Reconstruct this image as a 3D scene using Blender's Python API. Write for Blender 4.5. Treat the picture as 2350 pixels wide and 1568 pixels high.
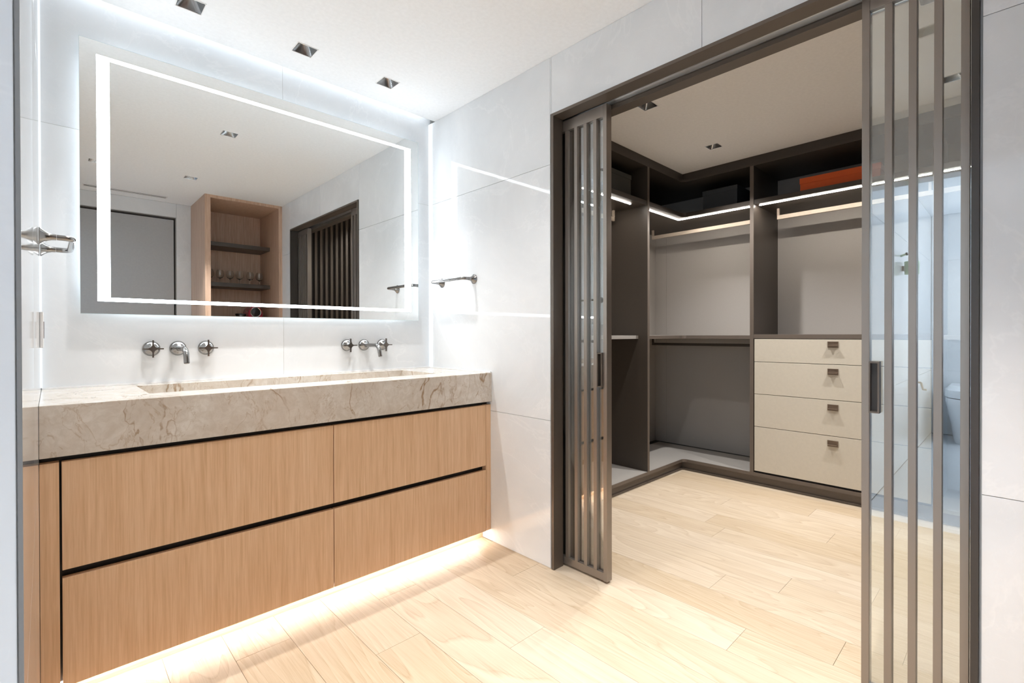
import bpy, bmesh, math, random
from mathutils import Vector, Matrix
random.seed(7)
S = bpy.context.scene
COL = S.collection
for o in list(bpy.data.objects): bpy.data.objects.remove(o)

# ------------------------------------------------------------------ camera
F, CX, CY = 1109.595, 1176.656, 773.129            # focal length and principal point, pixels of the 2350x1568 frame
YAW, PITCH, ROLL = map(math.radians, (43.70386, -0.2828, 0.11759))
fw = Vector((math.sin(YAW)*math.cos(PITCH), math.cos(YAW)*math.cos(PITCH), math.sin(PITCH)))
rt = Vector((math.cos(YAW), -math.sin(YAW), 0)); dn = fw.cross(rt)
r2 = rt*math.cos(ROLL) + dn*math.sin(ROLL); d2 = -rt*math.sin(ROLL) + dn*math.cos(ROLL)
cam = bpy.data.cameras.new('camera'); camo = bpy.data.objects.new('camera', cam); COL.objects.link(camo)
camo.matrix_world = Matrix((( r2.x, -d2.x, -fw.x, 0), (r2.y, -d2.y, -fw.y, 0), (r2.z, -d2.z, -fw.z, 1.1), (0, 0, 0, 1)))
cam.sensor_width = 36; cam.lens = F/2350*36
cam.shift_x = (1175-CX)/2350; cam.shift_y = (CY-784)/2350
cam.clip_start = .005
S.camera = camo

# ------------------------------------------------------------------ world, exposure
w = bpy.data.worlds.new('world'); S.world = w; w.use_nodes = True
w.node_tree.nodes['Background'].inputs[0].default_value = (.8, .9, 1, 1)
w.node_tree.nodes['Background'].inputs[1].default_value = 0.0
vs = S.view_settings
vs.view_transform = 'Standard'; vs.look = 'None'; vs.gamma = 1; vs.use_curve_mapping = False
vs.exposure = 0.45
S.cycles.max_bounces = 18; S.cycles.diffuse_bounces = 10; S.cycles.glossy_bounces = 6; S.cycles.transparent_max_bounces = 16

# light levels
L_SPOT_BASIN = 37; L_SPOT_BATH = 30; L_SPOT_ENTRY = 175; L_SPOT_THRESHOLD = 10; L_SPOT_CLOSET = 30; L_SPOT_SHELVES = 80; C_SPOT = (1, .99, .975)
E_COVE = 5; E_MIRROR = 14.0; E_MIRROR_BACK = 12; E_CORNER = 1.0; E_UNDER = 25
E_CLOSET = 95; E_ADDED_WINDOW = 7.4

# ------------------------------------------------------------------ room numbers (metres)
XL, XR, YM, ZC = -.026, 1.702, 2.516, 2.393        # left wall, right wall, mirror wall, ceiling
YB = -.767                                         # wall behind the camera
OY0, OY1, OZ = .068, 1.508, 2.126                  # wardrobe opening in the right wall
XW0, XW1 = 1.86, 4.209                             # wardrobe room
YW0, YW1 = .03, 2.421
WX = -3.5                                          # far wall of the wet room
YE = .67                                           # end of the left wall

# ------------------------------------------------------------------ node helper and materials
class NT:
    def __init__(s, name):
        s.m = bpy.data.materials.new(name); s.m.use_nodes = True; s.t = s.m.node_tree
        s.t.nodes.clear(); s.out = s.t.nodes.new('ShaderNodeOutputMaterial')
    def n(s, typ, props=None, **kw):
        nd = s.t.nodes.new(typ)
        for k, v in (props or {}).items(): setattr(nd, k, v)
        for k, v in kw.items():
            key = int(k[1:]) if k[0] == '_' and k[1:].isdigit() else k.replace('_', ' ')
            if isinstance(v, bpy.types.NodeSocket): s.t.links.new(v, nd.inputs[key])
            else: nd.inputs[key].default_value = v
        return nd
    def math(s, op, a, b=0.0, c=0.0):
        return s.n('ShaderNodeMath', {'operation': op}, _0=a, _1=b, _2=c).outputs[0]
    def mix(s, f, a, b):
        nd = s.t.nodes.new('ShaderNodeMix'); nd.data_type = 'RGBA'
        for k, v in ((0, f), (6, a), (7, b)):
            if isinstance(v, bpy.types.NodeSocket): s.t.links.new(v, nd.inputs[k])
            else: nd.inputs[k].default_value = v if k == 0 else (*v[:3], 1)
        return nd.outputs[2]
    def ramp(s, f, pts):
        nd = s.t.nodes.new('ShaderNodeValToRGB'); s.t.links.new(f, nd.inputs[0])
        e = nd.color_ramp.elements
        while len(e) < len(pts): e.new(.5)
        for i, (p, c) in enumerate(pts):
            e[i].position = p; e[i].color = (*c, 1) if not isinstance(c, (int, float)) else (c, c, c, 1)
        return nd.outputs[0]
    def coords(s, scale=(1, 1, 1), rnd=0.0):
        c = s.n('ShaderNodeTexCoord').outputs['Object']
        if rnd:
            r = s.n('ShaderNodeObjectInfo').outputs['Random']
            v = s.n('ShaderNodeCombineXYZ', X=s.math('MULTIPLY', r, rnd), Y=s.math('MULTIPLY', r, rnd*1.7), Z=s.math('MULTIPLY', r, rnd*.6)).outputs[0]
            c = s.n('ShaderNodeVectorMath', {'operation': 'ADD'}, _0=c, _1=v).outputs[0]
        return s.n('ShaderNodeMapping', Vector=c, Scale=scale).outputs[0]
    def noise(s, v, scale, detail=4, rough=.55, dist=0.0):
        return s.n('ShaderNodeTexNoise', Vector=v, Scale=scale, Detail=detail, Roughness=rough, Distortion=dist).outputs['Fac']
    def ridge(s, f, width):                       # 1 on the line where the noise crosses one half
        a = s.math('ABSOLUTE', s.math('SUBTRACT', f, .5))
        return s.math('SUBTRACT', 1.0, s.math('MINIMUM', s.math('DIVIDE', a, width), 1.0))
    def bump(s, h, strength, dist=.002):
        return s.n('ShaderNodeBump', Height=h, Strength=strength, Distance=dist).outputs[0]
    def finish(s, col, rough=.5, metal=0.0, spec=.5, coat=0.0, normal=None, emis=None, es=0.0):
        b = s.n('ShaderNodeBsdfPrincipled')
        def put(k, v):
            if isinstance(v, bpy.types.NodeSocket): s.t.links.new(v, b.inputs[k])
            else: b.inputs[k].default_value = v
        put('Base Color', col if isinstance(col, bpy.types.NodeSocket) else (*col, 1))
        put('Roughness', rough); put('Metallic', metal); put('Specular IOR Level', spec); put('Coat Weight', coat)
        b.inputs['Coat Roughness'].default_value = .03
        if normal is not None: s.t.links.new(normal, b.inputs['Normal'])
        if emis: put('Emission Color', (*emis, 1)); put('Emission Strength', es)
        s.t.links.new(b.outputs[0], s.out.inputs[0]); return s.m

def plain(name, col, rough=.5, metal=0.0, spec=.5, coat=0.0, grain=0.0, gscale=60):
    t = NT(name); c = t.coords((1, 1, 1)); f = t.noise(c, gscale, 3)
    k = .06 if not grain else grain
    cc = t.mix(f, [x*(1-k) for x in col], [min(1, x*(1+k)) for x in col])
    r = t.math('ADD', rough-.03*min(1, rough*10), t.math('MULTIPLY', f, .06*min(1, rough*10)))
    return t.finish(cc, r, metal, spec, coat)
def emitter(name, col, strength):
    t = NT(name); e = t.n('ShaderNodeEmission', Color=(*col, 1), Strength=strength)
    t.t.links.new(e.outputs[0], t.out.inputs[0]); return t.m
def tile_mat(name, a, b, vein, rough=.045, vs_=.45):
    t = NT(name); c = t.coords((1, 1, 1), 9.0)
    f = t.noise(c, 1.6, 5, .6, .6)
    base = t.mix(t.ramp(f, [(.3, 0), (.7, 1)]), a, b)
    v1 = t.ridge(t.noise(c, 1.15, 6, .62, 1.3), .014)
    v2 = t.ridge(t.noise(c, 2.6, 5, .6, 2.0), .010)
    m = t.math('MULTIPLY', t.noise(c, 2.2, 2), t.math('ADD', v1, t.math('MULTIPLY', v2, .5)))
    col = t.mix(t.math('MULTIPLY', m, vs_*1.6), base, vein)
    nb = t.bump(t.noise(c, 3.0, 2), .05, .004)
    return t.finish(col, rough, 0, .5, 0.0, nb)
def wood_mat(name, dark, mid, light, axis='Z', rough=.45, coarse=1.0):
    t = NT(name)
    st = {'Z': (1, 1, .035), 'X': (.035, 1, 1), 'Y': (1, .035, 1)}[axis]
    c = t.coords(st, 5.0)
    f1 = t.noise(c, 95*coarse, 4, .6, .3); f2 = t.noise(c, 28*coarse, 3, .5, .6); f3 = t.noise(c, 260*coarse, 2, .5)
    f = t.math('ADD', t.math('MULTIPLY', f1, .5), t.math('ADD', t.math('MULTIPLY', f2, .18), t.math('MULTIPLY', f3, .32)))
    col = t.ramp(f, [(.36, dark), (.5, mid), (.64, light)])
    return t.finish(col, rough, 0, .35, 0, t.bump(f, .12, .0006))
def floor_mat(name):
    t = NT(name); c0 = t.coords((1, 1, 1), 23.0)
    c = t.n('ShaderNodeMapping', Vector=c0, Scale=(5.2, .62, 1)).outputs[0]
    base = t.noise(c, 1.0, 2.2, .45, .9)
    rings = t.math('FRACT', t.math('MULTIPLY', base, 15.0))
    rings = t.ramp(rings, [(0, .1), (.12, .9), (.55, .55), (.97, .35), (1, .1)])
    cf = t.n('ShaderNodeMapping', Vector=c0, Scale=(1, .03, 1)).outputs[0]
    fine = t.noise(cf, 150, 4, .6)
    fine2 = t.noise(cf, 420, 2, .5)
    g = t.math('ADD', t.math('MULTIPLY', rings, .34), t.math('ADD', t.math('MULTIPLY', fine, .46), t.math('MULTIPLY', fine2, .20)))
    col = t.ramp(g, [(.28, (.48, .345, .215)), (.48, (.60, .468, .325)), (.70, (.675, .548, .40))])
    cloud = t.noise(c0, 2.2, 3)
    col = t.mix(t.math('MULTIPLY', t.ramp(cloud, [(.42, 0), (.7, 1)]), .35), col, (.62, .50, .375))
    rnd = t.n('ShaderNodeObjectInfo').outputs['Random']
    hs = t.n('ShaderNodeHueSaturation', Color=col, Value=t.math('ADD', .93, t.math('MULTIPLY', rnd, .14)), Saturation=t.math('ADD', 1.05, t.math('MULTIPLY', rnd, -.22)))
    return t.finish(hs.outputs[0], .42, 0, .4, 0, t.bump(g, .10, .0006))
def marble_mat(name):
    t = NT(name); c = t.coords((1, 1, 1))
    wob = t.n('ShaderNodeTexNoise', Vector=c, Scale=5.0, Detail=5.0).outputs['Color']
    cw = t.n('ShaderNodeVectorMath', {'operation': 'ADD'}, _0=c, _1=t.n('ShaderNodeVectorMath', {'operation': 'SCALE'}, _0=wob, Scale=.10).outputs[0]).outputs[0]
    f = t.noise(cw, 4.0, 7, .62, 1.2)
    col = t.ramp(f, [(.30, (.55, .485, .415)), (.46, (.65, .595, .53)), (.62, (.71, .67, .615)), (.8, (.75, .72, .68))])
    fine = t.noise(cw, 34, 6, .7, .8)
    col = t.mix(t.ramp(fine, [(.40, .5), (.62, 0)]), col, (.53, .46, .385))
    patch = t.ramp(t.noise(c, 3.3, 3), [(.42, 0), (.60, 1)])
    tilt = t.n('ShaderNodeMapping', Vector=cw, Rotation=(0, .7, 0), Scale=(1, 1, .45)).outputs[0]
    v1 = t.ridge(t.noise(tilt, 3.4, 4, .55, 1.0), .009)
    v2 = t.ridge(t.noise(tilt, 7.5, 5, .6, 1.2), .012)
    col = t.mix(t.math('MULTIPLY', t.math('MULTIPLY', v1, patch), .9), col, (.30, .18, .085))
    col = t.mix(t.math('MULTIPLY', v2, .5), col, (.40, .285, .175))
    v3 = t.ridge(t.noise(cw, 6.5, 4, .5, .8), .006)
    col = t.mix(t.math('MULTIPLY', v3, .35), col, (.74, .69, .60))
    return t.finish(col, .13, 0, .5, 0, t.bump(fine, .03, .001))
def glass_mat(name, tint, base_refl, k=1.0, gcol=(1, 1, 1)):
    t = NT(name)
    fr = t.n('ShaderNodeFresnel', IOR=1.5).outputs[0]
    fac = t.math('MINIMUM', t.math('ADD', t.math('MULTIPLY', fr, k), base_refl), .95)
    tr = t.n('ShaderNodeBsdfTransparent', Color=(*tint, 1)); gl = t.n('ShaderNodeBsdfGlossy', Color=(*gcol, 1), Roughness=0.0)
    mx = t.n('ShaderNodeMixShader', _0=fac, _1=tr.outputs[0], _2=gl.outputs[0])
    t.t.links.new(mx.outputs[0], t.out.inputs[0]); return t.m
def metal_mat(name, col, rough, streak=(1, 1, 1)):
    t = NT(name); c = t.coords(streak); f = t.noise(c, 180, 3)
    cc = t.mix(f, [x*.98 for x in col], [min(1, x*1.02) for x in col])
    return t.finish(cc, t.math('ADD', rough*.95, t.math('MULTIPLY', f, rough*.1)), 1.0)

M = {}
M['tile'] = tile_mat('onyx_tile', (.675, .695, .715), (.785, .80, .815), (.86, .87, .88), .045, .32)
M['tile_wet'] = tile_mat('white_tile', (.72, .74, .76), (.80, .82, .84), (.86, .87, .88), .08)
M['grout'] = plain('grout', (.47, .47, .46), .8)
M['paint'] = plain('ceiling_paint', (.855, .875, .895), .85, 0, .2)
M['paint_closet'] = plain('closet_ceiling_paint', (.90, .885, .87), .85, 0, .2)
M['floor'] = floor_mat('oak_plank')
M['subfloor'] = plain('subfloor', (.30, .22, .14), .8)
M['oak'] = wood_mat('oak_veneer', (.63, .40, .232), (.72, .485, .305), (.79, .56, .375))
M['oak_x'] = wood_mat('oak_veneer_across', (.63, .40, .232), (.72, .485, .305), (.79, .56, .375), 'X')
M['oak_red'] = wood_mat('niche_veneer', (.44, .29, .205), (.55, .375, .275), (.63, .45, .34))
M['marble'] = marble_mat('quartzite')
M['black'] = plain('black_channel', (.012, .010, .009), .5)
M['bronze'] = plain('bronze_frame', (.30, .262, .232), .36, .75, .5, 0, .012, 30)
M['bronze_paint'] = plain('bronze_lacquer', (.145, .120, .100), .36, .55, .5)
M['dark_frame'] = plain('dark_frame', (.06, .052, .046), .4, .3)
M['steel'] = metal_mat('brushed_steel', (.27, .26, .25), .17)
M['gunmetal'] = metal_mat('gunmetal', (.16, .14, .125), .30)
M['chrome'] = metal_mat('chrome', (.75, .75, .75), .08)
M['reflector'] = metal_mat('smoked_reflector', (.42, .43, .44), .22)
M['alu'] = metal_mat('aluminium', (.70, .71, .72), .28)
M['mirror'] = metal_mat('mirror_silver', (.84, .855, .85), .0)
M['mirror_edge'] = plain('mirror_edge', (.60, .72, .74), .15)
M['white'] = plain('white_plastic', (.80, .80, .80), .4)
M['ceramic'] = plain('white_ceramic', (.83, .85, .87), .10, 0, .6)
M['laminate'] = plain('dark_brown_laminate', (.062, .050, .041), .42, 0, .45, 0, .10, 140)
M['laminate_edge'] = plain('brown_edging', (.135, .108, .088), .42, 0, .45)
M['taupe'] = plain('taupe_panel', (.41, .38, .35), .55, 0, .35, 0, .05, 220)
M['shelf_grey'] = plain('grey_shelf', (.36, .335, .31), .45, 0, .4)
M['cream'] = plain('cream_lacquer', (.60, .545, .455), .40, 0, .4)
M['rail'] = plain('champagne_rail', (.50, .42, .34), .50, .15)
M['handle'] = plain('bronze_handle', (.20, .145, .105), .38, .5)
M['glass'] = glass_mat('coated_glass', (.88, .92, .92), .21, 1.2)
M['glass_edge'] = plain('glass_edge', (.50, .60, .56), .2)
def real_glass(name):
    t = NT(name); g = t.n('ShaderNodeBsdfGlass', IOR=1.5, Roughness=0.0, Color=(.97, .98, .98, 1)); t.t.links.new(g.outputs[0], t.out.inputs[0]); return t.m
M['clear'] = real_glass('clear_glass')
M['orange'] = plain('orange_card', (.70, .105, .012), .55)
M['grey_box'] = plain('charcoal_card', (.055, .055, .05), .7)
M['slate_box'] = plain('slate_card', (.05, .055, .062), .7)
M['door_grey'] = plain('grey_door', (.40, .405, .41), .5)
M['red'] = plain('red_plastic', (.36, .008, .03), .18, 0, .6)
M['black_gloss'] = plain('black_gloss', (.02, .02, .022), .15)
M['green'] = plain('sage_green', (.36, .52, .36), .45)
M['edge_grey'] = plain('edge_trim_grey', (.25, .25, .25), .4)
M['stone'] = plain('white_stone', (.74, .74, .74), .25)
M['wet_floor'] = plain('pale_stone_floor', (.66, .69, .72), .18)
M['sealant'] = plain('white_sealant', (.85, .86, .87), .35)
M['e_cove'] = emitter('cove_light', (.84, .93, 1), E_COVE)
M['e_mirror'] = emitter('mirror_light', (.84, .93, 1), E_MIRROR)
M['e_back'] = emitter('mirror_backlight', (.84, .93, 1), E_MIRROR_BACK)
M['e_corner'] = emitter('corner_light', (.84, .93, 1), E_CORNER)
M['e_under'] = emitter('plinth_light', (1, .94, .87), E_UNDER)
M['e_closet'] = emitter('wardrobe_light', (1, .93, .84), E_CLOSET)
M['e_lamp'] = emitter('lamp_lens', (1, .93, .84), 10)
M['e_window'] = emitter('window_daylight', (.80, .90, 1), E_ADDED_WINDOW)

# ------------------------------------------------------------------ geometry helpers
WP = {}                                            # world position of every object's origin
def bm_box(bm, x0, x1, y0, y1, z0, z1, bev=0.0):
    b = bmesh.new() if bev else bm
    vs = [b.verts.new((x, y, z)) for z in (z0, z1) for y in (y0, y1) for x in (x0, x1)]
    for f in ((0, 2, 3, 1), (4, 5, 7, 6), (0, 1, 5, 4), (2, 6, 7, 3), (0, 4, 6, 2), (1, 3, 7, 5)):
        b.faces.new([vs[i] for i in f])
    if bev:
        bmesh.ops.bevel(b, geom=list(b.edges), offset=bev, segments=2, affect='EDGES', profile=.5)
        me = bpy.data.meshes.new('t'); b.to_mesh(me); b.free(); bm.from_mesh(me); bpy.data.meshes.remove(me)
    return bm
def bm_ring_loft(bm, rings, cap0=True, cap1=True, closed=True):
    R = [[bm.verts.new(p) for p in r] for r in rings]
    n = len(R[0])
    for a, b in zip(R, R[1:]):
        for i in range(n if closed else n-1):
            j = (i+1) % n; bm.faces.new((a[i], a[j], b[j], b[i]))
    if cap0: bm.faces.new(list(reversed(R[0])))
    if cap1: bm.faces.new(R[-1])
    return bm
def frame_of(d):
    d = Vector(d).normalized(); a = Vector((0, 0, 1)) if abs(d.z) < .9 else Vector((1, 0, 0))
    u = d.cross(a).normalized(); return u, d.cross(u).normalized()
def bm_lathe(bm, org, axis, prof, seg=28, cap0=True, cap1=True):
    """prof: list of (distance along the axis, radius)"""
    o = Vector(org); d = Vector(axis).normalized(); u, v = frame_of(d)
    rings = [[o + d*t + (u*math.cos(2*math.pi*i/seg) + v*math.sin(2*math.pi*i/seg))*max(r, 1e-5) for i in range(seg)] for t, r in prof]
    return bm_ring_loft(bm, rings, cap0, cap1)
def bm_tube(bm, pts, r, seg=14, r1=None):
    pts = [Vector(p) for p in pts]; rings = []; u = None
    for i, p in enumerate(pts):
        d = (pts[min(i+1, len(pts)-1)] - pts[max(i-1, 0)]).normalized()
        if u is None: u, _ = frame_of(d)
        u = (u - d*u.dot(d)).normalized(); v = d.cross(u)
        rr = r if r1 is None else r + (r1-r)*i/(len(pts)-1)
        rings.append([p + (u*math.cos(2*math.pi*k/seg) + v*math.sin(2*math.pi*k/seg))*rr for k in range(seg)])
    return bm_ring_loft(bm, rings)
def bm_prism(bm, poly, z0, z1):
    return bm_ring_loft(bm, [[(x, y, z0) for x, y in poly], [(x, y, z1) for x, y in poly]])
def arc(c, r, a0, a1, n):
    return [(c[0]+r*math.cos(math.radians(a0+(a1-a0)*i/n)), c[1]+r*math.sin(math.radians(a0+(a1-a0)*i/n))) for i in range(n+1)]
def props(o, label=None, cat=None, group=None, kind=None):
    if label: o['label'] = label
    if cat: o['category'] = cat
    if group: o['group'] = group
    if kind: o['kind'] = kind
    return o
def obj(name, bm, mat, parent=None, smooth=False, origin=None):
    """links bm (world coordinates) as one mesh; origin at its base, or at the parent's"""
    bmesh.ops.recalc_face_normals(bm, faces=bm.faces)
    me = bpy.data.meshes.new(name)
    xs = [v.co for v in bm.verts]
    if origin is None:
        lo = Vector([min(v[i] for v in xs) for i in range(3)]); hi = Vector([max(v[i] for v in xs) for i in range(3)])
        origin = Vector(((lo.x+hi.x)/2, (lo.y+hi.y)/2, lo.z))
    origin = Vector(origin)
    bmesh.ops.translate(bm, verts=bm.verts, vec=-origin)
    if smooth:
        for f in bm.faces: f.smooth = True
    bm.to_mesh(me); bm.free()
    me.materials.append(M[mat])
    if smooth:
        try: me.set_sharp_from_angle(angle=math.radians(38))
        except Exception: pass
    o = bpy.data.objects.new(name, me); COL.objects.link(o)
    if parent is not None: o.parent = parent; o.location = origin - WP[parent.name]
    else: o.location = origin
    WP[o.name] = origin
    return o
def box(name, x0, x1, y0, y1, z0, z1, mat, parent=None, bev=0.0):
    return obj(name, bm_box(bmesh.new(), x0, x1, y0, y1, z0, z1, bev), mat, parent)
def thing(name, loc, label, cat, group=None, kind=None):
    o = bpy.data.objects.new(name, None); COL.objects.link(o); o.location = loc; o.empty_display_size = .05
    WP[o.name] = Vector(loc); return props(o, label, cat, group, kind)
def copy_tree(o, off, parent=None):
    c = o.copy(); COL.objects.link(c); WP[c.name] = WP[o.name] + Vector(off)
    if parent is None: c.location = o.location + Vector(off)
    else: c.parent = parent
    for ch in list(o.children): copy_tree(ch, off, c)
    return c
def struct(name, x0, x1, y0, y1, z0, z1, mat, label=None, bev=0.0):
    return props(box(name, x0, x1, y0, y1, z0, z1, mat, None, bev), label, None, None, 'structure')

# ================================================================== STRUCTURE
# ---- floor with its planks (boards run along Y, 178 mm wide)
fl = struct('floor', -.03, 4.26, YB-.05, YM+.03, -.06, -.0125, 'subfloor', 'pale oak plank floor of the bathroom and wardrobe')
JT = {0: 1.82, 2: 1.522, 3: 1.831, 4: 1.229, 6: 1.588, 7: .70, 8: .423, 10: .702, 12: 1.147, 14: .695, 15: 1.323}
PW, PL, PX = .178, 1.86, .446
for k in range(-3, 22):
    xa, xb = max(PX+PW*k, -.03), min(PX+PW*(k+1), 4.24)
    if xb-xa < .02: continue
    ylo, yhi = (YB, YM) if xa < 1.68 else ((OY0-.02, 1.93) if xa < 1.85 else (YW0, YW1))
    j = JT.get(k, random.uniform(.2, 1.9))
    ys = [ylo] + sorted(y for y in (j+PL*q for q in range(-2, 3)) if ylo+.05 < y < yhi-.05) + [yhi]
    for a, b in zip(ys, ys[1:]):
        g = .0005
        box('plank', xa+g, xb-g, a+g, b-g, -.0125, 0, 'floor', fl, .0004)
# threshold and wet room floor
struct('trim_1', -.175, -.0305, YB, YE+.02, -.06, .001, 'stone', 'white stone threshold between oak floor and wet room', .001)
struct('floor_wet_room', WX, -.1755, YB, YE, -.06, -.004, 'wet_floor', 'pale stone floor of the wet room')

# ---- ceilings with square openings for the downlights
def ceiling(name, x0, x1, y0, y1, holes, mat, label, hs=.0425):
    xs = sorted({x0, x1, *[h[0]+s for h in holes for s in (-hs, hs)]}); ys = sorted({y0, y1, *[h[1]+s for h in holes for s in (-hs, hs)]})
    bm = bmesh.new(); V = {}
    def vv(x, y, z):
        if (x, y, z) not in V: V[x, y, z] = bm.verts.new((x, y, z))
        return V[x, y, z]
    for xa, xb in zip(xs, xs[1:]):
        for ya, yb in zip(ys, ys[1:]):
            mx, my = (xa+xb)/2, (ya+yb)/2
            if any(abs(mx-h[0]) < hs and abs(my-h[1]) < hs for h in holes): continue
            bm.faces.new((vv(xa, ya, ZC), vv(xa, yb, ZC), vv(xb, yb, ZC), vv(xb, ya, ZC)))
    r = bmesh.ops.extrude_face_region(bm, geom=list(bm.faces))
    bmesh.ops.translate(bm, verts=[e for e in r['geom'] if isinstance(e, bmesh.types.BMVert)], vec=(0, 0, .012))
    return props(obj(name, bm, mat), label, None, None, 'structure')
BL = [(.402, 2.24), (.84, 2.24), (1.257, 2.24), (.838, 1.46), (.840, .265), (.25, .24)]
CL = [(2.45, 1.455), (3.311, 1.455), (2.45, .227), (3.306, .227)]
ceiling('ceiling', XL-.004, XR, YB, 2.452, BL, 'paint', 'white bathroom ceiling')
ceiling('ceiling_wardrobe', XW0-.04, XW1, YW0, YW1, CL, 'paint_closet', 'pale ceiling of the wardrobe room')
struct('ceiling_wet_room', WX, XL-.0065, YB, YE, ZC, ZC+.02, 'paint', 'white ceiling of the wet room')
# light cove along the mirror wall
struct('trim_2', XL, XR, 2.44, 2.452, ZC+.0121, 2.47, 'white', 'white upstand of the ceiling light slot')
struct('trim_3', XL, XR, 2.44, YM+.02, 2.4701, 2.49, 'white', 'white lid of the ceiling light slot')
cv = box('light_strip', XL+.02, XR-.02, 2.462, 2.482, 2.4655, 2.470, 'e_cove')
props(cv, 'long white light strip hidden in the ceiling slot above the mirror', 'light strip')

# ---- walls with tiles (backing slab + tile pieces, 1.5 mm joints)
G = .0008
wf = struct('wall_front', XL-.15, XR+.15, YM, YM+.1, 0, 2.5, 'grout', 'polished onyx tile wall behind the mirror')
for xa, xb in ((XL, .835), (.835, XR)):
    for za, zb in ((0, .694), (.694, 1.896), (1.896, 2.469)):
        box('tile', xa+G, xb-G, YM-.0005, YM+.009, za+G, zb-G, 'tile', wf, .0006)
wr = props(obj('wall_right', (lambda b: (bm_box(b, XR, XR+.034, OY1, YM+.1, 0, ZC), bm_box(b, XR, XR+.034, OY0, OY1, OZ, ZC),
        bm_box(b, XR, XR+.034, YB-.1, OY0, 0, ZC), b)[-1])(bmesh.new()), 'grout'), 'polished onyx tile wall with the wardrobe opening', None, None, 'structure')
def rtile(y0, y1, z0, z1): box('tile', XR-.009, XR-.0002, y0+G, y1-G, z0+G, z1-G, 'tile', wr, .0006)
XRF = XR-.009
for za, zb in ((0, .694), (.694, 1.894), (1.894, ZC)):
    rtile(1.5155, YM, za, zb); rtile(-.16, OY0-.004, za, zb)
rtile(OY1, 1.5155, OZ, ZC); 
rtile(.787, OY1, OZ, ZC); rtile(OY0-.004, .787, OZ, ZC); rtile(YB, -.16, 0, ZC)
# left wall, long face seen almost edge on; the near slab stands half a degree out of true
wl = struct('wall_left', XL-.10, XL-.009, YE+.0095, YM+.1, 0, 2.49, 'grout', 'polished tile wall at the left end of the vanity')
for za, zb in ((0, .694), (.694, 1.894), (1.894, 2.469)):
    box('tile', XL-.009, XL, 1.452+G, YM-.0008, za+G, zb-G, 'tile', wl, .0006)
    b = bmesh.new(); bm_box(b, XL-.009, XL, YE+.004, 1.452-G, za+G, zb-G, .0006)
    t_ = obj('tile', b, 'tile', wl, False, (XL, 1.452, za)); t_.rotation_euler.z = math.radians(.40)
struct('trim_4', -.0238, -.0203, YE-.001, YE+.0035, 0, ZC, 'edge_grey', 'grey metal edge trim on the end of the tiled wall')
ww = struct('wall_wet_side', WX-.1, XL-.1005, YE+.009, YE+.1, 0, ZC, 'grout', 'tiled side wall of the wet room')
for xa, xb in ((WX, -2.4), (-2.4, -1.2), (-1.2, -.0240)):
    for za, zb in ((0, .694), (.694, 1.894), (1.894, ZC)):
        box('tile', xa+G, xb-G, YE, YE+.0089, za+G, zb-G, 'tile_wet', ww, .0006)
w2 = struct('wall_wet_far', WX-.1, WX-.009, YB-.1, YE+.009, 0, ZC, 'grout', 'tiled far wall of the wet room')
for ya, yb in ((YB, .02), (.02, YE-.001)):
    for za, zb in ((0, .694), (.694, 1.894), (1.894, ZC)):
        box('tile', WX-.009, WX, ya+G, yb-G, za+G, zb-G, 'tile_wet', w2, .0006)
struct('wall_wet_header', -.150, -.0305, YB+.0005, YE-.0015, 1.985, ZC-.0005, 'tile', 'tiled lintel over the opening to the wet room')
# wall behind the camera with a grey flush door, and an unseen window added for cool light
wb = props(obj('wall_back', (lambda b: (bm_box(b, .895, XR+.034, YB-.1, YB-.009, 0, ZC), bm_box(b, .075, .895, YB-.1, YB-.009, 2.25, ZC),
        bm_box(b, -1.8, .075, YB-.1, YB-.009, 0, ZC), bm_box(b, -3.3, -1.8, YB-.1, YB-.009, 0, .95), bm_box(b, -3.3, -1.8, YB-.1, YB-.009, 2.2, ZC),
        bm_box(b, WX-.009, -3.3, YB-.1, YB-.009, 0, ZC), b)[-1])(bmesh.new()), 'grout'), 'tiled wall with the grey flush door', None, None, 'structure')
for xa, xb, za, zb in ((.901, 1.023, 0, 1.2), (.901, 1.023, 1.2, ZC), (.07, .901, 2.256, ZC), (-1.8, .069, 0, 1.2), (-1.8, .069, 1.2, ZC),
                       (-3.3, -1.8, 0, .95), (-3.3, -1.8, 2.2, ZC), (WX, -3.3, 0, 1.2), (WX, -3.3, 1.2, ZC)):
    box('tile', xa+G, xb-G, YB-.0089, YB, za+G, zb-G, 'tile', wb, .0006)
d1 = thing('door_1', (.485, YB-.03, 0), 'flat grey flush door in the tiled wall', None, None, 'structure')
box('door_panel', .088, .882, YB-.05, YB-.012, .008, 2.232, 'door_grey', d1, .002)
b = bmesh.new(); bm_box(b, .0752, .082, YB-.06, YB-.004, .0, 2.2498); bm_box(b, .888, .8948, YB-.06, YB-.004, 0, 2.2498); bm_box(b, .082, .888, YB-.06, YB-.004, 2.238, 2.2498)
obj('door_frame', b, 'dark_frame', d1)
b = bmesh.new(); bm_lathe(b, (.15, YB-.012, 1.0), (0, 1, 0), [(0, .024), (.006, .024), (.008, .009), (.04, .009)], 20); bm_tube(b, [(.15, YB+.03, 1.0), (.27, YB+.03, 1.0)], .008)
obj('door_handle', b, 'gunmetal', d1, True)
wn = thing('window_1', (-2.55, YB-.04, .95), 'bright daylight window in the wet room', None, None, 'structure')
box('pane', -3.26, -1.84, YB-.06, YB-.05, .99, 2.16, 'e_window', wn)
b = bmesh.new()
for xa, xb, za, zb in ((-3.3, -3.26, .95, 2.2), (-1.84, -1.8, .95, 2.2), (-3.26, -1.84, .95, .99), (-3.26, -1.84, 2.16, 2.2), (-2.57, -2.53, .99, 2.16)): bm_box(b, xa, xb, YB-.07, YB-.02, za, zb)
obj('window_frame', b, 'white', wn)

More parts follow.
